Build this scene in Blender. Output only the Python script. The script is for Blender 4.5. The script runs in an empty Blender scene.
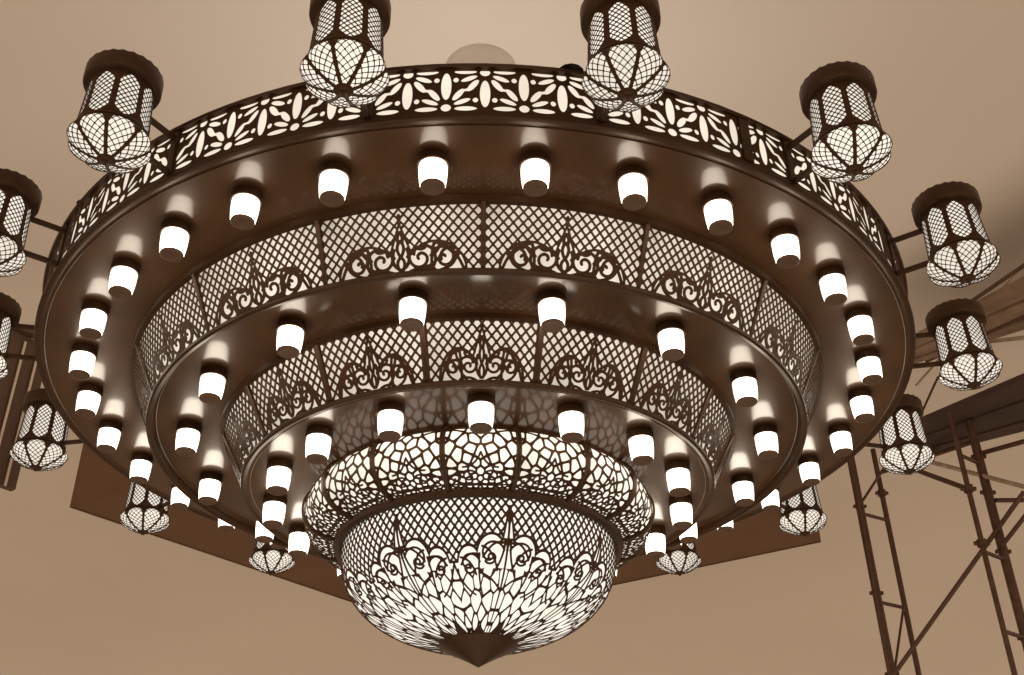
import bpy, math, random
import numpy as np
from mathutils import Vector
R = math.radians
PI = math.pi
sc = bpy.context.scene
# ---------------------------------------------------------------- camera
cam = bpy.data.cameras.new("camera")
cam.sensor_width = 36.0
cam.lens = 1135.86 / 1024 * 36.0
cam.clip_start = 0.05
cam.clip_end = 500
co = bpy.data.objects.new("camera", cam)
sc.collection.objects.link(co)
PITCH, YAW, ROLL = 0.56833, 0.01659, 0.01395
co.location = (0.0815, -4.7662, 0)
from mathutils import Matrix
co.rotation_euler = (Matrix.Rotation(-YAW, 3, 'Z') @ Matrix.Rotation(PI / 2 + PITCH, 3, 'X') @ Matrix.Rotation(-ROLL, 3, 'Z')).to_euler()
sc.camera = co
# ---------------------------------------------------------------- world and exposure
w = bpy.data.worlds.new("World")
sc.world = w
w.use_nodes = True
# added world light: bright below and level fills ceiling, dark between darkens soffit reflections
_nt = w.node_tree; _bg = _nt.nodes["Background"]
_tc = _nt.nodes.new("ShaderNodeTexCoord"); _sx = _nt.nodes.new("ShaderNodeSeparateXYZ")
_cr = _nt.nodes.new("ShaderNodeValToRGB"); _mr = _nt.nodes.new("ShaderNodeMapRange")
_mr.inputs["From Min"].default_value = -1; _mr.inputs["From Max"].default_value = 0
_nt.links.new(_tc.outputs["Generated"], _sx.inputs[0]); _nt.links.new(_sx.outputs["Z"], _mr.inputs["Value"])
_nt.links.new(_mr.outputs[0], _cr.inputs[0]); _nt.links.new(_cr.outputs[0], _bg.inputs[0])
_e = _cr.color_ramp.elements
_e[0].position = 0; _e[0].color = (.95, .80, .63, 1)
_e[1].position = .90; _e[1].color = (1.15, .97, .77, 1)
for _p, _c in ((.13, (.95, .80, .63, 1)), (.24, (.095, .052, .024, 1)), (.58, (.095, .052, .024, 1)), (.74, (.70, .57, .43, 1))):
    _x = _e.new(_p); _x.color = _c
_bg.inputs[1].default_value = 1.2
sc.view_settings.view_transform = 'Standard'
sc.view_settings.look = 'None'
sc.view_settings.exposure = 0
sc.view_settings.gamma = 1
sc.cycles.max_bounces = 5
# light thrown up on the ceiling by the lamps on top of the chandelier
def area(name, loc, size, energy, col, rot=(0, 0, 0)):
    l = bpy.data.lights.new(name, 'AREA')
    l.shape = 'DISK'; l.size = size; l.energy = energy; l.color = col
    o = bpy.data.objects.new(name, l)
    sc.collection.objects.link(o)
    o.location = loc; o.rotation_euler = rot
    return o
area("uplight", (0, 0, 2.95), 2.6, 36, (1, .95, .88), (PI, 0, 0))

# ---------------------------------------------------------------- materials
def mat(name, col, rough=.5, metal=0.0, coat=0.0, coat_rough=.1, em=None, es=0.0, noise=None, bump=0.0, spec=.5):
    m = bpy.data.materials.new(name)
    m.use_nodes = True
    nt = m.node_tree
    b = nt.nodes["Principled BSDF"]
    b.inputs["Base Color"].default_value = (*col, 1)
    b.inputs["Roughness"].default_value = rough
    b.inputs["Metallic"].default_value = metal
    b.inputs["Specular IOR Level"].default_value = spec
    b.inputs["Coat Weight"].default_value = coat
    b.inputs["Coat Roughness"].default_value = coat_rough
    if em:
        b.inputs["Emission Color"].default_value = (*em, 1)
        b.inputs["Emission Strength"].default_value = es
    if noise:
        scale, amt = noise
        tc = nt.nodes.new("ShaderNodeTexCoord")
        n = nt.nodes.new("ShaderNodeTexNoise")
        n.inputs["Scale"].default_value = scale
        n.inputs["Detail"].default_value = 5
        r = nt.nodes.new("ShaderNodeMapRange")
        r.inputs["From Min"].default_value = .3; r.inputs["From Max"].default_value = .7
        r.inputs["To Min"].default_value = 1 - amt; r.inputs["To Max"].default_value = 1 + amt
        nt.links.new(tc.outputs["Object"], n.inputs["Vector"])
        nt.links.new(n.outputs["Fac"], r.inputs["Value"])
        if em:
            mu = nt.nodes.new("ShaderNodeMath"); mu.operation = 'MULTIPLY'
            mu.inputs[1].default_value = es
            nt.links.new(r.outputs[0], mu.inputs[0])
            nt.links.new(mu.outputs[0], b.inputs["Emission Strength"])
        else:
            mx = nt.nodes.new("ShaderNodeVectorMath"); mx.operation = 'SCALE'
            mx.inputs[0].default_value = col
            nt.links.new(r.outputs[0], mx.inputs["Scale"])
            nt.links.new(mx.outputs[0], b.inputs["Base Color"])
            r2 = nt.nodes.new("ShaderNodeMapRange")
            r2.inputs["To Min"].default_value = rough * .8; r2.inputs["To Max"].default_value = min(1, rough * 1.25)
            nt.links.new(n.outputs["Fac"], r2.inputs["Value"])
            nt.links.new(r2.outputs[0], b.inputs["Roughness"])
        if bump:
            bp = nt.nodes.new("ShaderNodeBump")
            bp.inputs["Strength"].default_value = bump
            bp.inputs["Distance"].default_value = .01
            nt.links.new(n.outputs["Fac"], bp.inputs["Height"])
            nt.links.new(bp.outputs[0], b.inputs["Normal"])
    return m

def frosted(m, hot, edge):          # frosted lamp glass: hot in the middle, falling off to a cream rim
    nt = m.node_tree; b = nt.nodes["Principled BSDF"]
    lw = nt.nodes.new("ShaderNodeLayerWeight"); lw.inputs["Blend"].default_value = .5
    r = nt.nodes.new("ShaderNodeMapRange"); r.interpolation_type = 'SMOOTHSTEP'
    r.inputs["From Min"].default_value = .15; r.inputs["From Max"].default_value = .92
    r.inputs["To Min"].default_value = hot; r.inputs["To Max"].default_value = edge
    nt.links.new(lw.outputs["Facing"], r.inputs["Value"]); nt.links.new(r.outputs[0], b.inputs["Emission Strength"])
M = {}
M['bronze'] = mat("dark bronze", (.052, .023, .009), .45, .4, spec=.3, noise=(9, .18))
M['soffit'] = mat("polished bronze soffit", (.062, .025, .0078), .42, .25, coat=.75, coat_rough=.12, spec=.3, noise=(3, .2))
M['cut'] = mat("cut bronze sheet", (.052, .021, .007), .6, .2, spec=.2, noise=(14, .15))
M['rim'] = mat("turned bronze rim", (.048, .020, .007), .42, .4, spec=.3)
M['glass'] = mat("lit lamp glass", (.9, .85, .75), .3, em=(1, .90, .74), es=9.0)
frosted(M['glass'], 9.5, 1.15)
M['cap'] = mat("lamp end cap", (.12, .062, .032), .55, .2, noise=(30, .15))
M['d_band'] = mat("lit band diffuser", (.1, .09, .07), .6, em=(1, .87, .71), es=.95, noise=(4, .12))
M['d_top'] = mat("lit upper tier diffuser", (.1, .09, .07), .6, em=(1, .87, .72), es=.76, noise=(3.5, .32))
M['d_mid'] = mat("lit middle tier diffuser", (.1, .09, .07), .6, em=(1, .87, .72), es=.70, noise=(3.5, .32))
M['d_barrel'] = mat("lit barrel diffuser", (.1, .09, .07), .6, em=(1, .91, .78), es=1.02, noise=(5, .30))
M['d_bowl'] = mat("lit bowl diffuser", (.1, .09, .07), .6, em=(1, .92, .80), es=1.04, noise=(5, .06))
M['d_lantern'] = mat("lit lantern diffuser", (.1, .09, .07), .6, em=(1, .91, .78), es=1.0, noise=(9, .08))
def vary(m, amt):           # each piece gives a slightly different light
    nt = m.node_tree; b = nt.nodes["Principled BSDF"]
    src = b.inputs["Emission Strength"].links[0].from_socket
    oi = nt.nodes.new("ShaderNodeObjectInfo"); r = nt.nodes.new("ShaderNodeMapRange")
    r.inputs["To Min"].default_value = 1 - amt; r.inputs["To Max"].default_value = 1 + amt * .5
    nt.links.new(oi.outputs["Random"], r.inputs["Value"])
    mu = nt.nodes.new("ShaderNodeMath"); mu.operation = 'MULTIPLY'
    nt.links.new(src, mu.inputs[0]); nt.links.new(r.outputs[0], mu.inputs[1])
    nt.links.new(mu.outputs[0], b.inputs["Emission Strength"])
for k_, a_ in (('d_lantern', .16), ('d_top', .16), ('d_mid', .16), ('d_barrel', .14)): vary(M[k_], a_)
M['ceiling'] = mat("matte tan plaster", (.67, .56, .46), .95, spec=.1, noise=(.35, .035), bump=.02)
M['box'] = mat("dark stained panelling", (.155, .080, .042), .8, spec=.2, noise=(1.5, .10))
M['pole'] = mat("weathered scaffold tube", (.085, .036, .017), .5, .3, noise=(18, .3))
M['palepole'] = mat("pale galvanised tube", (.42, .31, .21), .5, .3, noise=(18, .2))
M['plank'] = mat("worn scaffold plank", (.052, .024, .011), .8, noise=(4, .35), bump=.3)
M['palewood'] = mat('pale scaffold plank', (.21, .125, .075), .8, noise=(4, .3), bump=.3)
M['rail'] = mat("pale painted rail", (.58, .46, .34), .6, noise=(10, .1))
M['louvre'] = mat("dark louvre metal", (.085, .04, .02), .6, noise=(5, .2))

# ---------------------------------------------------------------- mesh helpers
col = sc.collection
class MB:
    def __init__(s): s.v = []; s.f = []; s.sm = []
    def add(s, v, f, smooth=False):
        o = len(s.v); s.v += [tuple(map(float, p)) for p in v]
        s.f += [tuple(o + i for i in q) for q in f]; s.sm += [smooth] * len(f)
    def tube(s, a, b, r, n=10, r2=None):
        a = Vector(a); b = Vector(b); d = (b - a).normalized()
        x = d.orthogonal().normalized(); y = d.cross(x)
        r2 = r if r2 is None else r2
        v = [a + (x * math.cos(t) + y * math.sin(t)) * r for t in [2 * PI * i / n for i in range(n)]]
        v += [b + (x * math.cos(t) + y * math.sin(t)) * r2 for t in [2 * PI * i / n for i in range(n)]]
        s.add(v, [(i, (i + 1) % n, n + (i + 1) % n, n + i) for i in range(n)], True)
        s.add(v[:n], [tuple(range(n - 1, -1, -1))]); s.add(v[n:], [tuple(range(n))])
    def box(s, c, d, rz=0):
        cx, cy, cz = c; hx, hy, hz = d[0] / 2, d[1] / 2, d[2] / 2
        v = []
        for z in (-hz, hz):
            for x, y in ((-hx, -hy), (hx, -hy), (hx, hy), (-hx, hy)):
                v.append((cx + x * math.cos(rz) - y * math.sin(rz), cy + x * math.sin(rz) + y * math.cos(rz), cz + z))
        s.add(v, [(3, 2, 1, 0), (4, 5, 6, 7), (0, 1, 5, 4), (1, 2, 6, 5), (2, 3, 7, 6), (3, 0, 4, 7)])
    def bar(s, a, b, wd, ht):      # rectangular bar between two points
        a = Vector(a); b = Vector(b); d = (b - a).normalized()
        x = d.cross(Vector((0, 0, 1))).normalized(); y = x.cross(d)
        v = []
        for p in (a, b):
            for i, j in ((-1, -1), (1, -1), (1, 1), (-1, 1)):
                v.append(p + x * i * wd / 2 + y * j * ht / 2)
        s.add(v, [(3, 2, 1, 0), (4, 5, 6, 7), (0, 1, 5, 4), (1, 2, 6, 5), (2, 3, 7, 6), (3, 0, 4, 7)])
    def lathe(s, prof, n=48, a0=0, a1=2 * PI, smooth=True):
        full = abs(a1 - a0 - 2 * PI) < 1e-6
        m = n if full else n + 1
        v = []
        for i in range(m):
            t = a0 + (a1 - a0) * i / n
            for r, z in prof: v.append((r * math.sin(t), -r * math.cos(t), z))
        k = len(prof); f = []
        for i in range(n):
            j = (i + 1) % m
            for q in range(k - 1):
                f.append((i * k + q, j * k + q, j * k + q + 1, i * k + q + 1))
        s.add(v, f, smooth)
    def build(s, name, m, parent=None, loc=None):
        me = bpy.data.meshes.new(name)
        me.from_pydata(s.v, [], s.f); me.update()
        me.polygons.foreach_set("use_smooth", s.sm)
        me.materials.append(m)
        o = bpy.data.objects.new(name, me); col.objects.link(o)
        o.parent = parent
        if loc: o.location = loc
        if any(s.sm):
            try: me.set_sharp_from_angle(angle=R(35))
            except Exception: pass
        return o

def empty(name, loc=(0, 0, 0), parent=None, rz=0):
    o = bpy.data.objects.new(name, None); col.objects.link(o)
    o.location = loc; o.rotation_euler = (0, 0, rz); o.parent = parent
    o.empty_display_size = .1
    return o
def tag(o, label, cat, group=None):
    o['label'] = label; o['category'] = cat
    if group: o['group'] = group
def structure(o): o['kind'] = 'structure'; return o
def copy_under(o, parent, rz=None):
    c = o.copy(); col.objects.link(c); c.parent = parent
    if rz is not None: c.rotation_euler = (0, 0, rz)
    for ch in list(o.children):
        d = ch.copy(); col.objects.link(d); d.parent = c
    return c

# marching squares: a pierced plate bent over a surface; g > 0 is metal
def plate(name, U, V, g, place, thick, m, parent):
    nu, nv = len(U), len(V)
    vid = {}; verts = []
    def vert(key, u, v):
        i = vid.get(key)
        if i is None: i = vid[key] = len(verts); verts.append((u, v))
        return i
    faces = []
    G = g.tolist()
    for i in range(nu - 1):
        for j in range(nv - 1):
            cs = ((i, j), (i + 1, j), (i + 1, j + 1), (i, j + 1))
            vals = [G[a][b] for a, b in cs]
            ins = [x > 0 for x in vals]
            if not any(ins): continue
            poly = []
            for k in range(4):
                a = cs[k]; b = cs[(k + 1) % 4]; va = vals[k]; vb = vals[(k + 1) % 4]
                if va > 0: poly.append(vert(a, U[a[0]], V[a[1]]))
                if (va > 0) != (vb > 0):
                    t = va / (va - vb); t = min(max(t, .03), .97)
                    key = (min(a, b), max(a, b), 'e')
                    poly.append(vert(key, U[a[0]] + (U[b[0]] - U[a[0]]) * t, V[a[1]] + (V[b[1]] - V[a[1]]) * t))
            if len(poly) > 2: faces.append(tuple(poly))
    edge = {}
    for f in faces:
        for a, b in zip(f, f[1:] + f[:1]):
            if (b, a) in edge: del edge[(b, a)]
            else: edge[(a, b)] = 1
    n = len(verts)
    P = [place(u, v, 0) for u, v in verts] + [place(u, v, thick) for u, v in verts]
    F = list(faces) + [tuple(n + i for i in reversed(f)) for f in faces]
    F += [(b, a, a + n, b + n) for a, b in edge]
    me = bpy.data.meshes.new(name); me.from_pydata(P, [], F); me.update()
    me.materials.append(m)
    o = bpy.data.objects.new(name, me); col.objects.link(o); o.parent = parent
    return o

# pattern helpers (numpy)
def seg_dist(X, Y, pts):
    d = np.full(X.shape, 9.0)
    for (x0, y0), (x1, y1) in zip(pts[:-1], pts[1:]):
        dx, dy = x1 - x0, y1 - y0; L = dx * dx + dy * dy + 1e-12
        t = np.clip(((X - x0) * dx + (Y - y0) * dy) / L, 0, 1)
        d = np.minimum(d, np.hypot(X - x0 - t * dx, Y - y0 - t * dy))
    return d
def ell(X, Y, cx, cy, a, b, ang=0):
    c, s = math.cos(ang), math.sin(ang)
    x = (X - cx) * c + (Y - cy) * s; y = -(X - cx) * s + (Y - cy) * c
    return (np.sqrt((x / a) ** 2 + (y / b) ** 2) - 1) * min(a, b)
def diamonds(X, Y, w, h, line):            # > 0 on the bars of a diamond lattice
    a = X / w + Y / h; b = X / w - Y / h
    k = 1 / math.hypot(1 / w, 1 / h)
    da = np.abs(a - np.round(a)) * k; db = np.abs(b - np.round(b)) * k
    return line / 2 - np.minimum(da, db)
def voronoi(X, Y, pts, ax=1.0, ay=1.0):
    d1 = np.full(X.shape, 9.0); d2 = d1.copy()
    for px, py in pts:
        d = np.hypot((X - px) * ax, (Y - py) * ay)
        d2 = np.minimum(d2, np.maximum(d1, d)); d1 = np.minimum(d1, d)
    return d2 - d1
def spiral(cx, cy, r0, r1, a0, a1, n=16):
    return [(cx + (r0 + (r1 - r0) * i / n) * math.cos(a0 + (a1 - a0) * i / n), cy + (r0 + (r1 - r0) * i / n) * math.sin(a0 + (a1 - a0) * i / n)) for i in range(n + 1)]
def curve(p0, p1, p2, n=8):
    return [((1 - t) ** 2 * p0[0] + 2 * t * (1 - t) * p1[0] + t * t * p2[0], (1 - t) ** 2 * p0[1] + 2 * t * (1 - t) * p1[1] + t * t * p2[1]) for t in [i / n for i in range(n + 1)]]

# arabesque in a low triple arch: returns (inside distance, stroke distance); w half width, h height
def arabesque(X, Y, w, h):
    A = np.abs(X)
    lobe = -ell(A, Y, w * .53, -.02 * h, w * .47, h * .60)
    spear = (h - Y) * .22 - A - .002 + .10 * w * np.clip(1 - Y / h, 0, 1)
    spear = np.where(Y > h, -1, spear)
    inside = np.maximum(lobe, spear)
    S = []
    S.append(curve((0.03 * w, .92 * h), (.12 * w, .55 * h), (.34 * w, .56 * h)))
    S.append(spiral(.30 * w, .26 * h, .20 * w, .03 * w, PI * .55, PI * 3.1, 22))
    S.append(spiral(.66 * w, .24 * h, .19 * w, .03 * w, PI * .75, -PI * 1.7, 22))
    S.append(curve((0, .05 * h), (.18 * w, .12 * h), (.10 * w, .46 * h)))
    S.append(curve((0, .62 * h), (.10 * w, .50 * h), (0, .30 * h)))
    S.append(curve((.12 * w, 0), (.30 * w, .10 * h), (.52 * w, .02 * h)))
    S.append(curve((.48 * w, 0), (.45 * w, .28 * h), (.52 * w, .56 * h)))
    S.append(curve((.52 * w, .55 * h), (.80 * w, .52 * h), (.95 * w, .04 * h)))
    S.append(curve((.60 * w, 0), (.86 * w, .08 * h), (.84 * w, .34 * h)))
    S.append(curve((.16 * w, .52 * h), (.33 * w, .36 * h), (.40 * w, .50 * h)))
    S.append(curve((.70 * w, .50 * h), (.72 * w, .36 * h), (.88 * w, .30 * h)))
    S.append(spiral(.30 * w, .30 * h, .27 * w, .10 * w, -PI * .3, PI * .9, 14))
    S.append(spiral(.70 * w, .20 * h, .26 * w, .08 * w, PI * .1, PI * .95, 14))
    S.append(curve((0, .80 * h), (.055 * w, .72 * h), (.03 * w, .58 * h)))
    S.append(curve((0, .30 * h), (.09 * w, .22 * h), (.03 * w, .05 * h)))
    S.append(curve((.10 * w, .30 * h), (.17 * w, .40 * h), (.24 * w, .48 * h)))
    S.append(curve((.46 * w, .30 * h), (.58 * w, .36 * h), (.60 * w, .52 * h)))
    S.append(curve((.36 * w, .02 * h), (.42 * w, .12 * h), (.47 * w, .10 * h)))
    d = np.full(X.shape, 9.0)
    for s in S: d = np.minimum(d, seg_dist(A, Y, s))
    return inside, d

# ---------------------------------------------------------------- setting: room shell
def shell():
    mb = MB()
    H = 4.9; prof = [(-14, H), (0, H), (9, H)]
    for i in range(1, 13):
        t = i / 12 * PI / 2
        prof.append((9 + 9 * math.sin(t), H - 5 + 5 * math.cos(t)))
    prof.append((18, -3))
    v = []; xs = (-30, -10, 0, 10, 30)
    for y, z in prof:
        for x in xs: v.append((x, y, z))
    k = len(xs); f = []
    for i in range(len(prof) - 1):
        for j in range(k - 1): f.append((i * k + j, i * k + j + 1, (i + 1) * k + j + 1, (i + 1) * k + j))
    mb.add(v, f, True)
    return structure(mb.build("ceiling", M['ceiling']))
shell()

# dark box beam hung under the ceiling behind the chandelier (a square seen corner-on)
def dark_box():
    z0 = 4.0
    c = [(-3.53, 4.13), (-.75, 7.28), (3.06, 5.02), (.28, 1.87)]
    cx = sum(p[0] for p in c) / 4; cy = sum(p[1] for p in c) / 4
    root = empty("ceiling_bulkhead", (cx, cy, z0))
    tag(root, "big dark square bulkhead hanging from the tan ceiling behind the chandelier", "bulkhead")
    mb = MB(); n = 4
    v = [(x - cx, y - cy, 0) for x, y in c] + [(x - cx, y - cy, .895) for x, y in c]
    mb.add(v, [(i, (i + 1) % n, n + (i + 1) % n, n + i) for i in range(n)])
    mb.build("side_panel", M['box'], root)
    mb = MB()
    v = [((x - cx) * .998, (y - cy) * .998, .012) for x, y in c]
    mb.add(v, [(0, 1, 2, 3)])
    mb.build("bottom_panel", M['box'], root)
dark_box()

# added disc on the ceiling, its darker colour painting the shadow above the chandelier
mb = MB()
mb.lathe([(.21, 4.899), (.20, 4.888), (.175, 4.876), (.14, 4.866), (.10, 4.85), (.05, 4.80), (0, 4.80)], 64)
o = mb.build("ceiling_shade_disc", mat("painted shade tan", (.44, .35, .27), .9, noise=(4, .06)))
tag(o, "round darker disc added on the ceiling as painted shadow above the chandelier", "ceiling shade disc")

# ---------------------------------------------------------------- chandelier
ch = empty("chandelier", (0, 0, 1.4), None, R(1.4))
tag(ch, "huge round tiered bronze mosque chandelier with pierced glowing panels and sixteen lanterns", "chandelier")
Z0 = 1.4
STEP = 2 * PI / 16
def ringpos(r, ang, z): return (r * math.sin(ang), -r * math.cos(ang), z - Z0)

def zl(prof): return [(r, z - Z0) for r, z in prof]
# soffits
def soffit(r0, r1, z, label):
    mb = MB(); mb.lathe(zl([(r0, z + .006), (r1, z + .006), (r1, z), (r0, z)]), 128, smooth=False)
    o = mb.build("soffit", M['soffit'], ch); o['label'] = label
S1, S2, S3 = 2.633, 2.400, 2.170
soffit(1.575, 1.980, S1, "widest polished underside ring")
soffit(1.16, 1.484, S2, "middle polished underside ring")
soffit(.64, 1.050, S3, "smallest polished underside ring")

def rim(prof, label=None, n=160):
    mb = MB(); mb.lathe(zl(prof + [prof[0]]), n)
    o = mb.build("rim", M['rim'], ch)
    if label: o['label'] = label
# outer band rims
rim([(1.975, 2.632), (1.990, 2.627), (2.002, 2.630), (2.005, 2.638), (2.003, 2.646), (1.980, 2.646), (1.980, 2.652), (1.975, 2.652)])
rim([(1.99, 2.852), (2.012, 2.852), (2.016, 2.862), (2.008, 2.872), (1.99, 2.872)])
rim([(1.959, 2.632), (1.962, 2.629), (1.965, 2.632), (1.962, 2.636)])
# tier two
rim([(1.581, 2.604), (1.603, 2.604), (1.605, 2.632), (1.581, 2.632)])
rim([(1.470, 2.370), (1.486, 2.364), (1.496, 2.368), (1.498, 2.379), (1.494, 2.386), (1.475, 2.386), (1.475, 2.412), (1.470, 2.412)])
rim([(1.455, 2.399), (1.458, 2.396), (1.461, 2.399), (1.458, 2.402)])
# tier three
rim([(1.163, 2.378), (1.183, 2.378), (1.185, 2.399), (1.163, 2.399)])
rim([(1.040, 2.163), (1.055, 2.157), (1.065, 2.161), (1.068, 2.171), (1.063, 2.178), (1.044, 2.178), (1.044, 2.186), (1.040, 2.186)])
rim([(1.023, 2.1705), (1.026, 2.168), (1.029, 2.1705), (1.026, 2.173)])
# barrel and bowl rims
rim([(.676, 2.158), (.698, 2.150), (.712, 2.158), (.712, 2.171), (.676, 2.171)])
rim([(.598, 1.905), (.618, 1.897), (.637, 1.903), (.643, 1.922), (.632, 1.942), (.600, 1.942)])

# a conical ring of sixteen pierced panels with its lit sheet behind
def ring_panels(name, r0, z0, r1, z1, count, pattern, nu, nv, m_cut, m_dif, ang0, labels=None):
    H = math.hypot(r1 - r0, z1 - z0); rm = (r0 + r1) / 2; step = 2 * PI / count
    W = rm * step
    U = np.linspace(-W / 2, W / 2, nu + 1); V = np.linspace(0, H, nv + 1)
    X, Y = np.meshgrid(U, V, indexing='ij')
    g = pattern(X, Y, W, H)
    nx, nz = (z1 - z0) / H, -(r1 - r0) / H
    def place(u, v, t):
        a = u / rm; r = r0 + (r1 - r0) * v / H - nx * t; z = z0 + (z1 - z0) * v / H - nz * t
        return (r * math.sin(a), -r * math.cos(a), z - Z0)
    first = plate(name, U, V, g, place, .004, m_cut, ch)
    first.rotation_euler = (0, 0, ang0)
    mb = MB()
    mb.lathe(zl([(r0 - .010, z0), (r1 - .010, z1)]), 12, -step / 2, step / 2)
    mb.build("diffuser", m_dif, first)
    for k in range(1, count): copy_under(first, ch, ang0 + k * step)
    return first

def daisies(X, Y, W, H):
    P = W / 3
    hole = np.full(X.shape, 9.0)
    def flower(cx, cy, s):                       # s = -1 hangs down from the top, 1 stands up
        nonlocal hole
        q = [(0, 0, .0175, .0175, 0), (0, .098, .0175, .063, 0)]
        for k in (-1, 1):
            q += [(k * .066, -.004, .039, .0115, 0), (k * .054, .028, .031, .0112, k * R(25)), (k * .041, .060, .033, .0120, k * R(57)),
                  (k * .0655, .0805, .0065, .0085, k * R(-20)), (k * .0985, .034, .0095, .0125, 0)]
        for x, y, a, b, an in q:
            hole = np.minimum(hole, ell(X, Y, cx + x, cy + s * y, a, b, s * an))
    for k in range(-2, 3):
        flower(k * P, H - .028, -1)
        flower((k + .5) * P, .033, 1)
    edge = W / 2 - np.abs(X)                    # seam plate at both ends
    return np.maximum(hole, .017 - edge)
ring_panels("flower_panel", 2.0, 2.642, 2.0, 2.864, 16, daisies, 190, 54, M['cut'], M['d_band'], 0)

def lattice_a(X, Y, W, H):
    g = diamonds(X, Y - H, W / 17, .0415, .0074)
    ins, st = arabesque(X, Y - .004, W * .40, H * .66)
    g = np.where(ins > 0, .0056 - st, g)
    g = np.maximum(g, .0042 - np.abs(ins))
    kn = ell(X, Y, 0, H * .74, .008, .014)
    g = np.maximum(g, -kn)
    g = np.maximum(g, .006 - np.minimum(Y, H - Y))
    return np.maximum(g, .009 - (W / 2 - np.abs(X)))
ring_panels("lattice_panel", 1.488, 2.380, 1.598, 2.640, 16, lattice_a, 160, 72, M['cut'], M['d_top'], STEP / 2)

def lattice_b(X, Y, W, H):
    g = diamonds(X, Y - H, W / 12, .047, .0084)
    ins, st = arabesque(X, Y - .004, W * .38, H * .78)
    g = np.where(ins > 0, .0050 - st, g)
    g = np.maximum(g, .0044 - np.abs(ins))
    g = np.maximum(g, .006 - np.minimum(Y, H - Y))
    return np.maximum(g, .014 - (W / 2 - np.abs(X)))
ring_panels("arabesque_panel", 1.058, 2.172, 1.180, 2.412, 16, lattice_b, 124, 68, M['cut'], M['d_mid'], 0)

# seams between panels of the two lattice tiers and of the band
def battens(r0, z0, r1, z1, wd, off, name="panel_batten", d=.007):
    for k in range(16):
        mb = MB(); a = (k + off) * STEP
        hw = wd / 2
        v = []
        for r, z in ((r0, z0), (r1, z1)):
            for rr, s in ((r + .003, -1), (r + d, -.6), (r + d, .6), (r + .003, 1)):
                v.append((rr * math.sin(a) + s * hw * math.cos(a), -rr * math.cos(a) + s * hw * math.sin(a), z - Z0))
        mb.add(v, [(0, 1, 5, 4), (1, 2, 6, 5), (2, 3, 7, 6)])
        mb.build(name, M['bronze'], ch)
battens(2.0, 2.655, 2.0, 2.856, .034, .5)
mb = MB(); _a = R(27.6)
mb.box((2.003 * math.sin(_a), -2.003 * math.cos(_a), 2.756 - Z0), (.042, .010, .205), _a); mb.build("panel_batten", M['bronze'], ch)
battens(1.488, 2.392, 1.597, 2.615, .018, 0)
battens(1.060, 2.182, 1.178, 2.395, .026, .5)

# surface of revolution with pierced sectors
def prof_pts(prof, n):
    P = np.array(prof, float); seg = np.hypot(*np.diff(P, axis=0).T); s = np.concatenate([[0], np.cumsum(seg)])
    # Catmull-Rom resample
    out = []
    for t in np.linspace(0, s[-1], n):
        i = min(max(np.searchsorted(s, t) - 1, 0), len(P) - 2)
        f = (t - s[i]) / (s[i + 1] - s[i])
        p0 = P[max(i - 1, 0)]; p1 = P[i]; p2 = P[i + 1]; p3 = P[min(i + 2, len(P) - 1)]
        out.append(.5 * ((2 * p1) + (-p0 + p2) * f + (2 * p0 - 5 * p1 + 4 * p2 - p3) * f * f + (-p0 + 3 * p1 - 3 * p2 + p3) * f ** 3))
    return np.array(out)
def turned_panels(name, prof, count, pattern, nu, nv, thick, inset, m_cut, m_dif, ang0, parent, full=False):
    Q = prof_pts(prof, nv + 1)
    T = np.gradient(Q, axis=0); T /= np.hypot(T[:, 0], T[:, 1])[:, None]
    N = np.stack([-T[:, 1], T[:, 0]], 1)
    if N[0, 0] < 0: N = -N
    s = np.concatenate([[0], np.cumsum(np.hypot(*np.diff(Q, axis=0).T))])
    step = 2 * PI / count
    U = np.linspace(-step / 2, step / 2, nu + 1)
    A, Sg = np.meshgrid(U, s, indexing='ij')
    Rr = np.tile(Q[:, 0], (nu + 1, 1))
    g = pattern(A, Sg, Rr, step, s[-1])
    idx = np.arange(nv + 1, dtype=float)
    def place(u, v, t):
        r = np.interp(v, idx, Q[:, 0]) - np.interp(v, idx, N[:, 0]) * t
        z = np.interp(v, idx, Q[:, 1]) - np.interp(v, idx, N[:, 1]) * t
        return (r * math.sin(u), -r * math.cos(u), z)
    first = plate(name, U, idx, g, place, thick, m_cut, parent)
    first.rotation_euler = (0, 0, ang0)
    mb = MB(); q = Q - N * inset; q[:, 0] = np.maximum(q[:, 0], 0)
    mb.lathe([tuple(x) for x in q[::2 if nv > 30 else 1]] + ([tuple(q[-1])] if nv % 2 else []), max(6, int(96 / count)), -step / 2, step / 2)
    mb.build("diffuser", m_dif, first)
    for k in range(1, 1 if full else count): copy_under(first, parent, ang0 + k * step)
    return first

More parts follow.
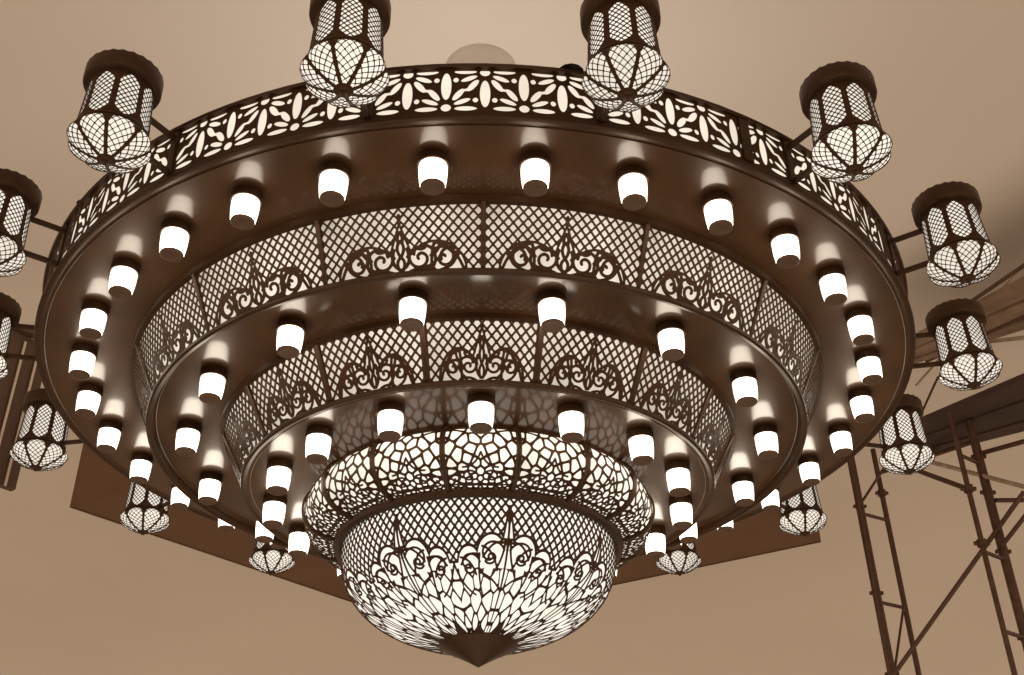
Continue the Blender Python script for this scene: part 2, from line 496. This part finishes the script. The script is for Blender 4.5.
barrel_prof = zl([(.690, 2.172), (.736, 2.148), (.769, 2.108), (.780, 2.060), (.770, 2.005), (.728, 1.955), (.655, 1.928), (.625, 1.925)])
rnd = random.Random(5)
def barrel(A, Sg, Rr, step, L):
    X = A * .74; w = step * .74
    pts = []
    def far_enough(x, y, d): return all(math.hypot(x - a, y - b) > d for a, b in pts)
    for _ in range(6000):
        y = rnd.uniform(-.01, L + .01); x = rnd.uniform(0, w / 2 + .01)
        f = y / L
        d = .045 - .006 * f if f < .55 else .042 - (.050 * (f - .55))
        if x < d / 2: x = 0
        if far_enough(x, y, d * .9): pts += [(x, y), (-x, y)] if x else [(0, y)]
    v = voronoi(X, Sg, pts, 1.15, .95)
    g = .0098 - v
    # scrolls low on the panel
    d = np.full(X.shape, 9.0); AX = np.abs(X); Y = L - Sg
    for s in (spiral(.045, .085, .034, .008, PI * .9, -PI * 1.3, 18), spiral(.10, .075, .024, .006, 0, PI * 2, 14),
              curve((0, .19), (.02, .13), (.07, .13)), curve((0, .04), (.05, .03), (.12, .045))):
        d = np.minimum(d, seg_dist(AX, Y, s))
    g = np.maximum(g, .0040 - d)
    return np.maximum(g, .010 - (step / 2 - np.abs(A)) * Rr)
turned_panels("barrel_panel", barrel_prof, 16, barrel, 92, 110, .002, .007, M['cut'], M['d_barrel'], 0, ch)
# barrel ribs
Q = prof_pts(barrel_prof, 22)
for k in range(16):
    a = (k + .5) * STEP; mb = MB(); v = []
    T = np.gradient(Q, axis=0); T /= np.hypot(T[:, 0], T[:, 1])[:, None]; N = np.stack([-T[:, 1], T[:, 0]], 1)
    if N[0, 0] < 0: N = -N
    for (r, z), (nr, nz) in zip(Q, N):
        for dd, s in ((.002, -1), (.012, -.55), (.012, .55), (.002, 1)):
            rr = r + nr * dd; zz = z + nz * dd
            v.append((rr * math.sin(a) + s * .012 * math.cos(a), -rr * math.cos(a) + s * .012 * math.sin(a), zz))
    f = [(4 * i + j, 4 * i + j + 1, 4 * i + j + 5, 4 * i + j + 4) for i in range(len(Q) - 1) for j in range(3)]
    mb.add(v, f, True); mb.build("barrel_rib", M['bronze'], ch)

bowl_prof = zl([(.606, 1.906), (.607, 1.85), (.597, 1.79), (.570, 1.725), (.520, 1.66), (.445, 1.60), (.350, 1.553), (.250, 1.520), (.150, 1.497)])
def bowl(A, Sg, Rr, step, L):
    X = A / (step / 2) * .238                     # angular coordinate as if r = .606
    Y = L - Sg
    k = Rr / .606
    g = diamonds(X, Sg, .476 / 14, .048, .0090)
    ax = np.abs(X)
    # scalloped edge where the lattice ends: high beside the spear, dipping between motifs
    b1 = -ell(ax, Sg, .070, .235, .062, .085)
    b2 = -ell(ax, Sg, .168, .275, .052, .080)
    low = (Sg - .262) * .8
    spear = np.where(Sg > .03, (Sg - .03) * .16 - ax + .001, -1)
    ins = np.maximum(np.maximum(b1, b2), np.maximum(low, spear))
    S = [spiral(.070, .232, .060, .012, -PI * .9, PI * .9, 20), spiral(.168, .272, .050, .010, -PI * .95, PI * .8, 18),
         spiral(.070, .245, .030, .008, PI * .2, PI * 2.2, 14), spiral(.170, .290, .026, .008, PI * .8, -PI * 1.1, 14),
         curve((.012, .17), (.01, .26), (.07, .34)), curve((.02, .185), (.06, .17), (.105, .245)), curve((.125, .235), (.17, .215), (.205, .275)), curve((.035, .30), (.06, .21), (.11, .20)), curve((.135, .32), (.16, .25), (.205, .245)), curve((.0, .40), (.05, .33), (.12, .31)), curve((.12, .23), (.13, .33), (.10, .42)),
         curve((.238, .27), (.21, .38), (.14, .42)), [(0, .035), (0, .80)]]
    d = np.full(X.shape, 9.0)
    for s in S: d = np.minimum(d, seg_dist(ax, Sg, s))
    st = .0046 - d
    rr = random.Random(11); pts = []
    for _ in range(3000):
        y = rr.uniform(.25, L + .02); x = rr.uniform(0, .25)
        sc_ = 1 + 1.6 * max(0, (y - .35) / (L - .35))
        if x < .012 * sc_: x = 0
        if x > .238 - .010 * sc_: x = .238
        if all(math.hypot((x - a) / sc_, (y - b) * .42) > .032 for a, b in pts): pts += [(x, y), (-x, y)] if x else [(0, y)]
    vo = voronoi(X, Sg, pts, 1.0, .5) * np.clip(k, .3, 1)
    v = .0042 - vo
    v = np.where(Sg > .29, v, -1)
    inner = np.maximum(st, v)
    g = np.where(ins > 0, inner, g)
    g = np.maximum(g, .0042 - np.abs(ins))
    return np.maximum(g, .004 - Sg)
turned_panels("bowl_panel", bowl_prof, 8, bowl, 120, 170, .0018, .007, M['cut'], M['d_bowl'], STEP / 2, ch)

# bottom finial with a crown of pointed leaves
mb = MB()
mb.lathe(zl([(.14, 1.502), (.166, 1.499), (.170, 1.492), (.160, 1.484), (.10, 1.456), (.05, 1.429), (0, 1.400)]), 48)
nleaf = 16
bq = prof_pts(bowl_prof, 60)[::-1]
for k in range(nleaf):
    a = 2 * PI * k / nleaf; hw = PI / nleaf
    tip = bq[8 + 5 * (k % 2)]; mid = bq[4]; base = bq[0]
    e = .008
    v = [((base[0] + .004) * math.sin(a - hw), -(base[0] + .004) * math.cos(a - hw), base[1] - e),
         ((base[0] + .004) * math.sin(a + hw), -(base[0] + .004) * math.cos(a + hw), base[1] - e),
         (mid[0] * math.sin(a + hw * .55), -mid[0] * math.cos(a + hw * .55), mid[1] - e),
         (tip[0] * math.sin(a), -tip[0] * math.cos(a), tip[1] - e),
         (mid[0] * math.sin(a - hw * .55), -mid[0] * math.cos(a - hw * .55), mid[1] - e)]
    mb.add(v, [(0, 1, 2, 3, 4)])
mb.build("finial", M['bronze'], ch)

# hidden frame inside: hub, spokes and hanging rods up to the ceiling
mb = MB()
mb.lathe(zl([(.0, 2.9), (.16, 2.9), (.16, 2.3), (0, 2.3)]), 32, smooth=False)
mb.build("hub", M['bronze'], ch)
for k in range(8):
    a = k * PI / 4 + .2; mb = MB()
    mb.bar(ringpos(.15, a, 2.84), ringpos(1.985, a, 2.84), .03, .03)
    mb.build("spoke", M['bronze'], ch)
for k in range(4):
    a = k * PI / 2 + .6
    mb = MB(); mb.tube(ringpos(.12, a, 2.9), ringpos(.10, a, 4.80), .012, 8)
    mb.build("hanging_rod", M['bronze'], ch)

# small stays along the upper edge of the band
for ang, s in ((8.5, 1.6), (-4.5, .6), (-52, 1.0), (24.5, .7)):
    a = R(ang); mb = MB()
    mb.lathe([(0, .014 * s), (.020 * s, .010 * s), (.030 * s, 0)], 12)
    mb.build("rim_bolt", M['bronze'], ch, ringpos(1.99, a, 2.870))

# ---- downlights
def make_downlight():
    root = empty("downlight", (0, 0, 0), ch)
    mb = MB()
    mb.lathe([(.030, -.001), (.053, -.001), (.055, -.005), (.055, -.026), (.0575, -.029), (.0575, -.034), (.055, -.037), (.046, -.036)], 28)
    mb.build("collar", M['bronze'], root)
    mb = MB()
    mb.lathe([(.0495, -.034), (.0508, -.044), (.0503, -.068), (.0485, -.092), (.0455, -.114), (.0440, -.121), (.0405, -.122)], 28)
    mb.build("glass_shade", M['glass'], root)
    mb = MB()
    mb.lathe([(.0400, -.121), (.0432, -.1225), (.0428, -.128), (.0395, -.1305), (.030, -.1310), (.026, -.129), (.010, -.129), (0, -.129)], 24)
    mb.build("end_cap", M['cap'], root)
    return root
dl = make_downlight()
jig = random.Random(8)
first = True
for n, r, z, off in ((32, 1.795, S1, .5), (16, 1.314, S2, .5), (16, .9234, S3, 0)):
    for k in range(n):
        a = (k + off) * 2 * PI / n
        o = dl if first else copy_under(dl, ch)
        first = False
        o.location = ringpos(r, a, z); o.rotation_euler = (R(jig.uniform(-1, 1)), R(jig.uniform(-1, 1)), a)

# ---- lanterns on bracket arms
def make_lantern():
    root = empty("lantern", (0, 0, 0), ch)
    zb, zt = .112, .325
    def rb(z): return .123 - (z - zb) / (zt - zb) * .012
    # body of eight windows
    H = zt - zb; W = 2 * PI * .117
    nu, nv = 224, 64
    U = np.linspace(-PI, PI, nu + 1); V = np.linspace(0, H, nv + 1)
    A, Y = np.meshgrid(U, V, indexing='ij')
    X = A * .117; p = W / 8
    Xm = X - (np.floor(X / p) + .5) * p
    hw, hh = .0355, .096
    # elongated window with clipped, rounded corners
    qx = np.abs(Xm); qy = np.abs(Y - H * .5)
    cap = np.hypot(qx, np.maximum(qy - (hh - hw), 0)) - hw
    lat = diamonds(Xm, Y, .0225, .0235, .0032)
    g = np.maximum(np.maximum(cap, lat), .003 - np.minimum(Y, H - Y))
    def place(u, v, t):
        r = rb(zb + v) - t
        return (r * math.sin(u), -r * math.cos(u), zb + v)
    plate("body_frame", U, V, g, place, .002, M['cut'], root)
    mb = MB(); mb.lathe([(rb(zb) - .0035, zb), (rb(zt) - .0035, zt)], 40)
    mb.build("body_diffuser", M['d_lantern'], root)
    # bowl of eight petals
    prof = [(.120, .108), (.132, .097), (.139, .080), (.135, .063), (.116, .044), (.083, .024), (.050, .009), (.020, 0)]
    def petals(A, Sg, Rr, step, L):
        P = PI / 4; Am = A - (np.floor(A / P) + .5) * P
        X = Am * Rr
        rib = np.abs(np.abs(Am) - P / 2) * Rr
        top = (Sg - .008) - .036 * (np.abs(X) / .046) ** 2.4
        lat = diamonds(X, Sg, .0255, .0265, .0028)
        g = np.maximum(.0064 - rib, -top)
        return np.maximum(np.maximum(g, lat), (Sg - (L - .012)))
    turned_panels("petal_bowl", prof, 1, petals, 224, 56, .002, .0035, M['cut'], M['d_lantern'], 0, root, True)
    for o in [c for r0 in root.children for c in (r0, *r0.children)]:
        if o.name.startswith(("petal_bowl", "diffuser")):
            for vt in o.data.vertices:
                f = 1 + .085 * (abs(math.sin(4 * math.atan2(vt.co.x, -vt.co.y))) ** .8 - .55) * min(1, max(0, (.106 - vt.co.z) / .03))
                vt.co.x *= f; vt.co.y *= f
    for o in root.children:
        for d in list(o.children):
            d.parent = root; d.name = "bowl_diffuser"
    mb = MB()
    mb.lathe([(.116, .122), (.126, .117), (.127, .109), (.120, .104)], 40)
    mb.build("collar", M['bronze'], root)
    mb = MB()
    mb.lathe([(0, zt - .002), (.108, zt - .002), (.132, zt + .006), (.135, zt + .014), (.135, zt + .066), (.130, zt + .074), (.10, zt + .078), (0, zt + .080)], 48)
    for i in range(0, 48, 2):
        for q in (4, 5):
            x, y, z = mb.v[i * 8 + q]; mb.v[i * 8 + q] = (x, y, z + .005)
    mb.build("cap", M['bronze'], root)
    mb = MB(); mb.lathe([(.023, .006), (.020, -.001), (.011, -.004), (.011, -.010), (.007, -.015), (0, -.016)], 20)
    mb.build("bottom_knob", M['bronze'], root)
    for z in (.135, .300):
        mb = MB(); mb.bar((0, .270, z), (0, .112, z), .016, .018)
        mb.build("bracket_arm", M['bronze'], root)
    return root
ln = make_lantern()
tilt = random.Random(3)
for k in range(16):
    a = (k + .5) * STEP
    o = ln if k == 0 else copy_under(ln, ch)
    o.location = ringpos(2.253, a, 2.530); o.scale = (.97, .97, .97); o.rotation_euler = (R(tilt.uniform(-.9, .9)), R(tilt.uniform(-.9, .9)), a + R(tilt.uniform(-1.5, 1.5)))

# ---------------------------------------------------------------- scaffold and the rest
def pt(az, el, d):          # a point seen from the viewing spot by bearing, height angle and floor distance
    return (0.0815 + d * math.sin(R(az)), -4.7662 + d * math.cos(R(az)), d * math.tan(R(el)))
sf = empty("scaffold_tower", (3.2, 3.0, -1.6))
tag(sf, "dark tubular scaffold tower with ladder frames and plank platforms right of the chandelier", "scaffold")
def sloc(p): return (p[0] - 3.2, p[1] - 3.0, p[2] + 1.6)
def piece(name, a, b, r, m=None):
    mb = MB(); mb.tube(sloc(a), sloc(b), r, 10); return mb.build(name, m or M['pole'], sf)
def pole(az, d, z1, r, m=None):
    x, y, _ = pt(az, 0, d); piece("pole", (x, y, -1.6), (x, y, z1), r, m)
pole(19.15, 8.85, 4.35, 0.032); pole(20.35, 9.07, 4.3, 0.021)
pole(24.50, 7.84, 3.9, 0.018); pole(25.35, 8.06, 3.9, 0.032)
def rung(az0, d0, az1, d1, z, r=.014): 
    a = pt(az0, 0, d0); b = pt(az1, 0, d1); piece("rung", (a[0], a[1], z), (b[0], b[1], z), r)
for z in (3.66, 2.93, 2.18, 1.46, 0.73): rung(19.15, 8.85, 20.35, 9.07, z)
for z in (3.56, 2.84, 2.30, 1.57, 0.78): rung(24.5, 7.84, 25.35, 8.06, z)
piece("brace", pt(26.97, 22.24, 7.84), pt(19.2, 15.0, 8.78), .017)
piece("brace", pt(28.0, 22.2, 7.84), pt(25.3, 20.0, 8.01), .016)
piece("brace", pt(22.55, 24.55, 8.40), pt(28.2, 21.9, 7.73), .016, M['palepole'])
piece("brace", pt(22.4, 24.0, 8.40), pt(24.5, 22.8, 7.87), .019)
piece("brace", pt(19.3, 23.0, 8.90), pt(20.9, 24.6, 8.96), .011)
piece("brace", pt(25.6, 22.1, 8.06), pt(28.4, 21.6, 8.29), .016)
piece("brace", pt(23.2, 28.0, 8.29), pt(30.5, 32.6, 7.28), .009, M['palepole'])
piece("brace", pt(26.1, 29.4, 7.84), pt(29.5, 29.0, 7.62), .014, M['palepole'])
piece("brace", pt(22.3, 25.6, 8.51), pt(24.4, 28.2, 8.29), .009)
piece("ledger", pt(25.35, 24.3, 8.06), pt(30.0, 24.6, 7.39), .017)
piece("ledger", pt(20.35, 24.2, 9.07), pt(25.35, 24.9, 8.06), .016)
def coupler(az, d, z, s=.05):
    x, y, _ = pt(az, 0, d); mb = MB()
    mb.tube(sloc((x, y, z - s * .7)), sloc((x, y, z + s * .7)), s, 10)
    mb.tube(sloc((x - s * 1.5, y, z)), sloc((x + s * 1.5, y, z)), s * .45, 8)
    mb.build("coupler", M['pole'], sf)
for az, d, zz in ((19.15, 8.85, (3.72, 2.38, 3.0)), (20.35, 9.07, (3.9,)), (24.50, 7.84, (3.3, 2.9)), (25.35, 8.06, (3.62, 3.34, 2.9, 2.3))):
    for z in zz: coupler(az, d, z, .034)
piece("brace", pt(19.3, 15.2, 8.9), pt(20.3, 18.0, 9.0), .010)
piece("ledger", pt(24.2, 30.3, 7.6), pt(30.5, 32.4, 6.6), .014)
piece("ledger", pt(24.0, 29.0, 7.9), pt(30.5, 30.2, 6.9), .012)
def scale_from_view(p, k): return (0.0815 + (p[0] - .0815) * k, -4.7662 + (p[1] + 4.7662) * k)
def platform(n0, n1, f0, f1, z, k, n, gap, ext, m='plank'):
    a0, a1, b0, b1 = [np.array(scale_from_view(p, k)) for p in (n0, n1, f0, f1)]
    a1 = a0 + (a1 - a0) * ext; b1 = b0 + (b1 - b0) * ext
    for i in range(n):
        t0 = (i + gap) / n; t1 = (i + 1 - gap) / n
        q = [a0 + (b0 - a0) * t0, a1 + (b1 - a1) * t0, a1 + (b1 - a1) * t1, a0 + (b0 - a0) * t1]
        zz = z + .012 * (i % 2)
        v = [sloc((x, y, zz)) for x, y in q] + [sloc((x, y, zz + .045)) for x, y in q]
        mb = MB(); mb.add(v, [(0, 1, 2, 3), (7, 6, 5, 4), (0, 4, 5, 1), (1, 5, 6, 2), (2, 6, 7, 3), (3, 7, 4, 0)])
        mb.build("plank", M[m], sf)
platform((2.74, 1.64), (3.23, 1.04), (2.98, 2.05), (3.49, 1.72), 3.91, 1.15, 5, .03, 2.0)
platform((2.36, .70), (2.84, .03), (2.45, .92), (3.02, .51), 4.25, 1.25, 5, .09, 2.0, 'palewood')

# thin cable beside the scaffold
a = pt(18.62, 0, 8.2)
mb = MB(); mb.tube((a[0], a[1], -1.6), (a[0] + .10, a[1], 4.88), .007, 6)
o = mb.build("hanging_cable", M['pole']); tag(o, "thin dark cable hanging straight down left of the scaffold poles", "cable")

# dark slatted frame with pale rails on the left
c0 = pt(-28.6, 0, 7.0); c1 = pt(-24.85, 0, 7.2)
root = empty("louvre_frame", (c0[0], c0[1], 3.05))
tag(root, "tall dark hanging louvre frame with pale upright rails at the left edge", "louvre frame")
dx, dy = c1[0] - c0[0], c1[1] - c0[1]
mb = MB(); mb.bar((0, 0, .53), (dx, dy, .53), .05, 1.05); mb.build("dark_panel", M['louvre'], root)
for t in (.46, .70, .90):
    px, py = dx * t + .04 * dy, dy * t - .05
    mb = MB(); mb.tube((px, py, -.0), (px, py, 1.0), .009, 8); mb.build("rail", M['rail'], root)
mb = MB(); mb.bar((-.05, -.01, 1.075), (dx + .12, dy - .01, 1.075), .07, .03); mb.build("top_bar", M['louvre'], root)
for t in (.1, .95):
    mb = MB(); mb.tube((dx * t, dy * t, 1.08), (dx * t, dy * t, 1.84), .01, 8); mb.build("hanging_rod", M['louvre'], root)
